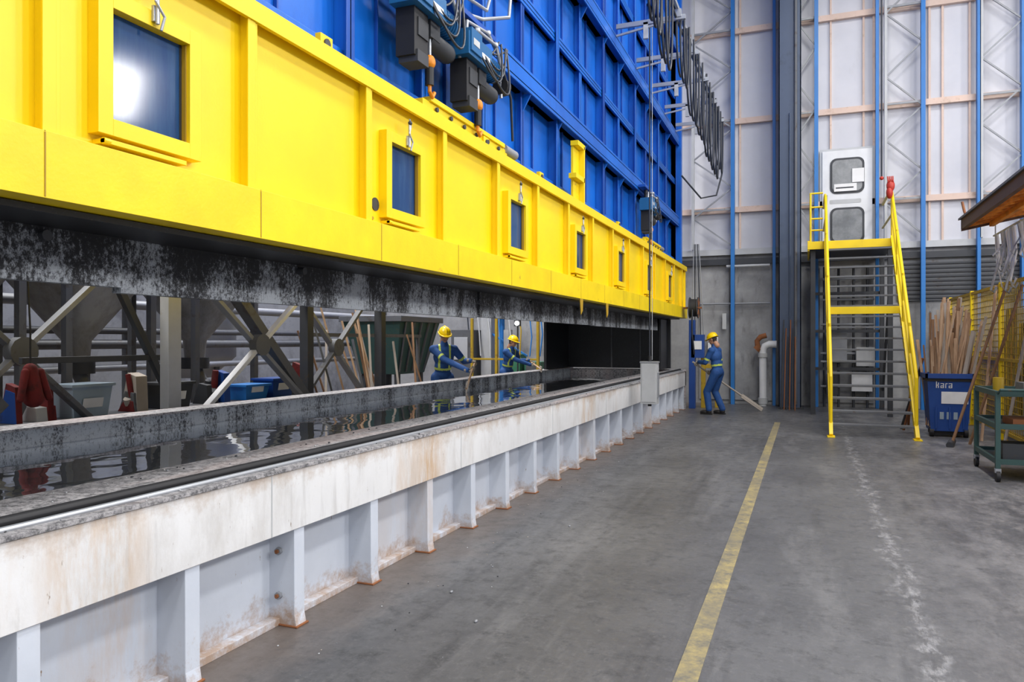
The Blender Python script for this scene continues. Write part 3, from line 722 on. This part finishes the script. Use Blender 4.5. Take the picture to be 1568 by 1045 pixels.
b.caps((-6.52,jy,1.34),(-6.52,jy+.03,1.08),.06,.085,'maroon'); b.caps((-6.50,jy-.06,1.32),(-6.48,jy-.12,1.08),.035,.03,'maroon'); b.caps((-6.50,jy+.08,1.32),(-6.48,jy+.15,1.08),.035,.03,'maroon'); b.tube([(-6.52,jy,1.36),(-6.52,jy,1.7),(-6.58,jy,2.5)],.008,'black'); b.done()
b=B('leaning_timber_poles')
for i in range(17):
    y=random.uniform(9.5,13.2); x=-6.75+random.uniform(-.5,.2); d=random.uniform(-.5,.7)
    b.beam((x,y,.0),(x-.45,y+d,random.uniform(1.5,2.3)),.035,.03,random.choice(['wood','wood3','wood2','wood2','midsteel']))
b.beam((-7.35,9.7,1.7),(-7.35,13.6,1.7),.06,.06,'midsteel')
for y in(9.8,13.5): b.box(-7.38,-7.32,y-.03,y+.03,0,1.73,'midsteel')
b.done()
b=B('skip_container')
frust(b,-8.4,14.3,.9,2.05,.45,.6,.7,.9,'green'); b.box(-9.15,-7.65,13.35,15.25,2.0,2.12,'midsteel')
for i in range(5): b.beam((-7.93+.0,13.75+.27*i,.95),(-7.69,13.62+.34*i,2.0),.04,.05,'midsteel')
for x in(-8.8,-8.0):
    for y in(13.8,14.8): b.box(x-.05,x+.05,y-.05,y+.05,0,.95,'darksteel')
b.done(.01)
b=B('round_vessel')
b.tube([(-11,11.2,.9),(-11,11.2,1.3),(-11,11.2,2.9)],.7,'grey',24,[.35,.8,.8]); 
for a in range(4): b.cyl((-11+.6*math.cos(a*1.57),11.2+.6*math.sin(a*1.57),0),(-11+.6*math.cos(a*1.57),11.2+.6*math.sin(a*1.57),1.4),.05,'darksteel')
b.done()
b=B('pipe_rack')
for i,(z,m) in enumerate(((1.2,'grey'),(1.55,'midsteel'),(1.75,'midsteel'),(2.15,'grey'))): b.cyl((-9.6,2,z),(-9.6,17,z),.05+.02*(i%2),m,10)
for y in(2.5,5.5,8.5,13,16): b.box(-9.68,-9.6,y-.05,y+.05,0,2.6,'midsteel')
b.done()
b=B('bay_machinery')
b.box(-8.9,-8.3,18.2,18.9,0,1.9,'midsteel'); b.box(-8.8,-8.4,18.17,18.2,1.1,1.7,'ltgrey')
b.box(-8.2,-7.9,18.6,19,0,2.3,'ltgrey'); b.cyl((-7.7,18.9,0),(-7.7,18.9,2.4),.07,'blue_lt',12); b.cyl((-7.45,18.7,0),(-7.45,18.7,1.9),.12,'ltgrey',14)
b.box(-7.3,-7.0,18.4,18.9,0,1.25,'greenlt'); b.box(-6.95,-6.5,18.6,19.1,0,1.05,'greenlt'); b.box(-6.9,-6.55,18.58,18.6,.6,.95,'midsteel')
b.beam((-8.9,18.8,2.3),(-6.3,18.8,2.3),.1,.1,'midsteel'); b.beam((-8.1,18.7,1.9),(-6.9,18.7,1.2),.05,.05,'blue_lt')
for x in(-8.25,-7.55,-6.4): b.box(x-.035,x+.035,18.1,18.17,0,2.2,'yellow3')
b.box(-8.25,-6.4,18.11,18.16,1.1,1.15,'yellow3')
for i in range(8): b.tube([(-8.6+.3*i,18.6,2.3),(-8.5+.3*i,18.5,1.7+.08*(i%3)),(-8.4+.28*i,18.4,1.2)],.02,random.choice(['cable','blue_lt','ltgrey','yellow3']),6)
b.done(.006)
b=B('work_lamp')
b.cyl((-6.75,17.6,0),(-6.75,17.6,2.0),.02,'darksteel'); b.box(-6.83,-6.67,17.55,17.63,1.97,2.12,'darksteel'); b.cyl((-6.75,17.53,2.045),(-6.75,17.55,2.045),.055,'lamp',16)
b.done()

# ---------------------------------------------------------------- people
def remeshed(b,voxel,smooth=4,mats=None):
    ob=b.done(origin=False)
    md=ob.modifiers.new('r','REMESH'); md.mode='VOXEL'; md.voxel_size=voxel
    ms=ob.modifiers.new('s','SMOOTH'); ms.factor=.5; ms.iterations=smooth
    dg=bpy.context.evaluated_depsgraph_get(); dg.update()
    me=bpy.data.meshes.new_from_object(ob.evaluated_get(dg))
    old=ob.data; ob.modifiers.clear(); ob.data=me; bpy.data.meshes.remove(old)
    me.materials.clear()
    for m in mats: me.materials.append(M[m])
    for p in me.polygons: p.use_smooth=True; p.material_index=0
    return ob
def segd(p,a,c):
    d=c-a; L=d.length_squared
    t=max(0,min(1,(p-a).dot(d)/L)) if L>0 else 0
    return (p-(a+d*t)).length,t
def worker(loc,heading,lean,grips,feet=((-.12,.05),(.12,-.06)),headpitch=.3,headyaw=0,scale=1,knee=.03,gloves='glove',drop=0,straps=True):
    par=bpy.data.objects.new('worker',None); par.location=loc; par.rotation_euler=(0,0,heading); par.scale=(scale,)*3
    par.empty_display_size=.3; sc.collection.objects.link(par)
    MW=Matrix.Translation(loc)@Matrix.Rotation(heading,4,'Z')@Matrix.Scale(scale,4); MI=MW.inverted()
    pel=V((0,-.02-.12*lean,.94-drop)); up=V((0,math.sin(lean),math.cos(lean))); fw=V((0,math.cos(lean),-math.sin(lean)))
    rt=V((1,0,0)); nb=pel+up*.53
    Rl=Matrix((rt,fw,up)).transposed()
    hip=[pel+V((s*.1,0,-.04)) for s in(-1,1)]; ank=[V((f[0],f[1],.09)) for f in feet]
    kn=[]
    for h,a in zip(hip,ank):
        mid=(h+a)/2; L=(a-h).length; hh=math.sqrt(max(0,.43**2-(L/2)**2)); kn.append(mid+V((0,1,0))*max(hh,knee))
    sh=[pel+up*.455+rt*(s*.175) for s in(-1,1)]
    el=[];wr=[];hf=[]
    for i,s in enumerate((-1,1)):
        P,ax,ns=grips[i]; P=MI@V(P); ax=(MI.to_3x3()@V(ax)).normalized()
        f=(P-sh[i]); f=f+V((0,0,.15)); f=(f-ax*f.dot(ax)).normalized(); nn=ax.cross(f).normalized()*ns
        w=P-f*.075-nn*.03; d=w-sh[i]; L=d.length
        if L>.54: print('reach',L)
        u=d.normalized(); Lc=min(L,.545); a=(.29**2-.265**2+Lc**2)/(2*Lc); h=math.sqrt(max(0,.29**2-a*a))
        hint=V((s*.7,-.5,-.8)); hint=(hint-u*hint.dot(u)).normalized()
        el.append(sh[i]+u*a+hint*h); wr.append(w); hf.append((P,ax,f,nn))
    b=B('body'); bones=[]
    def cp(a,c,r1,r2,tag): b.caps(a,c,r1,r2,'cover'); bones.append((V(a),V(c),(r1+r2)/2,tag))
    b.ell(pel,(.165,.125,.13),'cover',Rl); b.ell(pel+up*.16,(.15,.118,.16),'cover',Rl); b.ell(pel+up*.33,(.178,.125,.17),'cover',Rl)
    b.ell(pel+up*.44,(.15,.10,.09),'cover',Rl); b.caps(nb-up*.1,nb+up*.035,.085,.062,'cover')
    bones.append((pel,nb,.15,'torso'))
    for i in range(2):
        b.ell(sh[i],(.078,.078,.075),'cover',Rl); b.caps(sh[i],nb-up*.03,.07,.06,'cover')
        cp(sh[i],el[i],.072,.056,'uarm'); cp(el[i],wr[i],.057,.042,'farm')
        cp(hip[i],kn[i],.105,.08,'thigh'); cp(kn[i],ank[i]+V((0,0,.03)),.08,.068,'calf')
    ob=remeshed(b,.011,4,['cover','hivis'])
    me=ob.data
    for p in me.polygons:
        c=p.center; best=None
        for a,q,r,tag in bones:
            d,t=segd(c,a,q); d-=r
            if best is None or d<best[0]: best=(d,t,tag)
        _,t,tag=best; st=False
        if tag=='torso':
            l=c-pel; z=l.dot(up); x=abs(l.x)
            st=(.11<z<.15) or (straps and z>.15 and .07<x<.105)
        elif tag=='uarm': st=.66<t<.80
        elif tag=='calf': st=straps and .28<t<.36
        p.material_index=1 if st else 0
    ob.parent=par
    b=B('boots')
    for f in feet:
        b.ell((f[0],f[1]+.01,.06),(.048,.07,.06),'boot'); b.ell((f[0],f[1]+.11,.045),(.05,.1,.045),'boot'); b.caps((f[0],f[1],.06),(f[0],f[1],.14),.05,.055,'boot')
        b.box(f[0]-.048,f[0]+.048,f[1]-.06,f[1]+.19,0,.025,'boot')
    b.done(.006,origin=False).parent=par
    for i,s in enumerate((-1,1)):
        P,ax,f,nn=hf[i]; b=B('hand_left' if i==0 else 'hand_right'); w=wr[i]
        b.caps(w-f*.04,w+f*.01,.029,.027,'skin')
        for k in range(4): 
            o=ax*(.03-.02*k); b.caps(w+f*.02+o*.7,w+f*.082+o,.015,.0125,'skin')
        sl=[.95,1.08,1.0,.8]
        for k in range(4):
            o=ax*(.031-.0205*k); p=w+f*.085+o; ang=.25
            for L,dr in((.042,.75),(.026,.95),(.02,.8)):
                ang+=dr; dd=f*math.cos(ang)+nn*math.sin(ang); q=p+dd*L*sl[k]; b.caps(p,q,.0098,.0086,'skin',10); p=q
        p=w+f*.02+ax*.028
        for dd,L in(((f*.5+ax*.6+nn*.6),.038),((f*.6+ax*.05+nn*.8),.032),((f*.3-ax*.3+nn*.9),.024)):
            q=p+dd.normalized()*L; b.caps(p,q,.0125,.0105,'skin',10); p=q
        h=remeshed(b,.0035,2,[gloves]); h.parent=par
    hp=nb+up*.06+V((0,.03,.105))
    HR=(Matrix.Rotation(headyaw,4,'Z')@Matrix.Rotation(-headpitch,4,'X')); HM=Matrix.Translation(hp)@HR
    def place(ob): ob.parent=par; ob.matrix_parent_inverse=Matrix.Identity(4); ob.matrix_basis=HM
    b=B('head')
    b.ell((0,-.01,.02),(.074,.092,.09),'skin'); b.ell((0,.02,-.045),(.058,.068,.065),'skin'); b.ell((0,.055,-.09),(.026,.024,.02),'skin')
    b.caps((0,.082,.02),(0,.102,-.018),.009,.013,'skin'); b.ell((0,.09,-.02),(.018,.012,.009),'skin')
    b.ell((0,.075,.035),(.05,.018,.012),'skin')
    for s in(-1,1):
        b.ell((s*.076,-.01,-.005),(.01,.02,.032),'skin'); b.ell((s*.04,.06,-.02),(.02,.02,.018),'skin')
    b.ell((0,.083,-.052),(.024,.012,.006),'skin'); b.ell((0,.082,-.062),(.02,.012,.006),'skin')
    b.caps((0,-.02,-.03),(0,-.045,-.15),.055,.06,'skin')
    h=remeshed(b,.0045,2,['skin','lip','hair'])
    for p in h.data.polygons:
        c=p.center
        if c.y>.08 and abs(c.x)<.026 and -.069<c.z<-.046: p.material_index=1
        elif (c.y<-.015 and c.z>-.06 and abs(c.x)<.075) : p.material_index=2
    place(h)
    b=B('eyes')
    for s in(-1,1):
        b.ell((s*.03,.0765,.012),(.013,.01,.009),'eye',nu=10,nv=8); b.ell((s*.03,.086,.012),(.006,.003,.006),'black',nu=8,nv=6)
        b.caps((s*.017,.09,.033),(s*.045,.082,.034),.004,.003,'hair',8)
    place(b.done(origin=False))
    b=B('hard_hat')
    b.ell((0,-.008,.045),(.103,.126,.105),'hat',nu=28,nv=10,zmin=0)
    n=32; vs=[]
    for k in range(n):
        a=2*math.pi*k/n; e=.018+(.05*max(0,math.sin(a))**2)
        for r,z in((.0,.052),(e,.040),(e,.034),(.0,.044)):
            vs.append(((.100+r*.8)*math.cos(a),-.008+(.123+r)*math.sin(a),z))
    fs=[(k*4+j,((k+1)%n)*4+j,((k+1)%n)*4+(j+1)%4,k*4+(j+1)%4) for k in range(n) for j in range(4)]
    b.add(vs,fs,'hat',True)
    pts=[(0,-.008+.127*math.cos(math.radians(a)),.047+.107*math.sin(math.radians(a))) for a in range(15,170,12)]
    b.tube(pts,.010,'hat',8)
    place(b.done(origin=False))
    return par
def T(p,q,t): return tuple(V(p).lerp(V(q),t))
def ax(p,q): return tuple((V(q)-V(p)).normalized())
# worker standing at the end of the tank, holding a pole whose tail rests on the floor
p0,p1=(-.95,18.05,.03),(-2.34,16.88,1.14)
b=B('wooden_rake_pole'); b.cyl(p0,p1,.02,'wood3',10); b.beam(p0,T(p0,p1,.3),.03,.09,'wood3'); b.done()
A=ax(p0,p1)
worker((-1.84,16.86,0),math.radians(72),.14,[(T(p0,p1,.95),A,1),(T(p0,p1,.77),A,-1)],headpitch=.38,straps=False,feet=((-.13,.10),(.11,-.10)))
p0,p1=(-4.9,10.55,.86),(-5.45,12.1,1.22)
b=B('wooden_skimming_pole'); b.cyl(p0,p1,.018,'wood',10); b.beam(p0,T(p0,p1,.14),.02,.12,'wood3'); b.done()
A=ax(p0,p1)
worker((-6.0,11.95,0),math.radians(-140),.22,[(T(p0,p1,.97),A,1),(T(p0,p1,.72),A,-1)],headpitch=.4,scale=1.05)
p0,p1=(-5.35,15.4,.98),(-6.15,16.9,1.1)
b=B('wooden_skimming_pole'); b.cyl(p0,p1,.018,'wood',10); b.beam(p0,T(p0,p1,.14),.02,.12,'wood3'); b.done()
A=ax(p0,p1)
worker((-6.55,16.45,0),math.radians(-110),.3,[(T(p0,p1,.93),A,1),(T(p0,p1,.70),A,-1)],headpitch=.35,headyaw=.3,drop=.03)

# ---------------------------------------------------------------- lights
def area(name,loc,sx,sy,p,rot=(0,0,0),col=(1,.985,.965)):
    l=bpy.data.lights.new(name,'AREA'); l.shape='RECTANGLE'; l.size=sx; l.size_y=sy; l.energy=p; l.color=col
    o=bpy.data.objects.new(name,l); o.location=loc; o.rotation_euler=rot; sc.collection.objects.link(o); return o
for y in(-4,1,6,11,15.5):
    k=1 if y<15 else .65
    area('high_bay_light',(1.0,y,11.3),1.3,1.6,280*k); area('high_bay_light',(5.5,y,11.3),1.3,1.6,280*k)
for y in(-2,3,8,13): area('side_fill_light',(9.7,y,7.5),1.2,1.2,320,(0,math.radians(74),0))  # added side fill to brighten upright faces, no fixtures there
for y in(3,8): area('high_bay_light',(-9.5,y,11.3),2.5,2.5,650)
for y in(2.5,6,10): area('bay_fill_light',(-7.4,y,4.6),.3,1.4,60)  # added fill at mid height to lift the dim left bay
area('high_bay_light',(-8.5,16.0,11.3),2,2.5,1400)
area('canopy_fill_light',(5.6,10.0,1.4),.5,.5,70,(math.radians(180),math.radians(-25),0))  # added upward fill that brightens the canopy underside, no lamp there
w=bpy.data.worlds.new('World'); sc.world=w; w.use_nodes=True
w.node_tree.nodes['Background'].inputs[0].default_value=(.90,.94,1,1); w.node_tree.nodes['Background'].inputs[1].default_value=1.0

cam=bpy.data.cameras.new('camera'); co=bpy.data.objects.new('camera',cam); sc.collection.objects.link(co)
co.location=(0,0,1.6); co.rotation_euler=(math.radians(90),0,math.radians(21.42)); cam.lens=26.4; cam.sensor_width=36; cam.clip_end=200
sc.camera=co
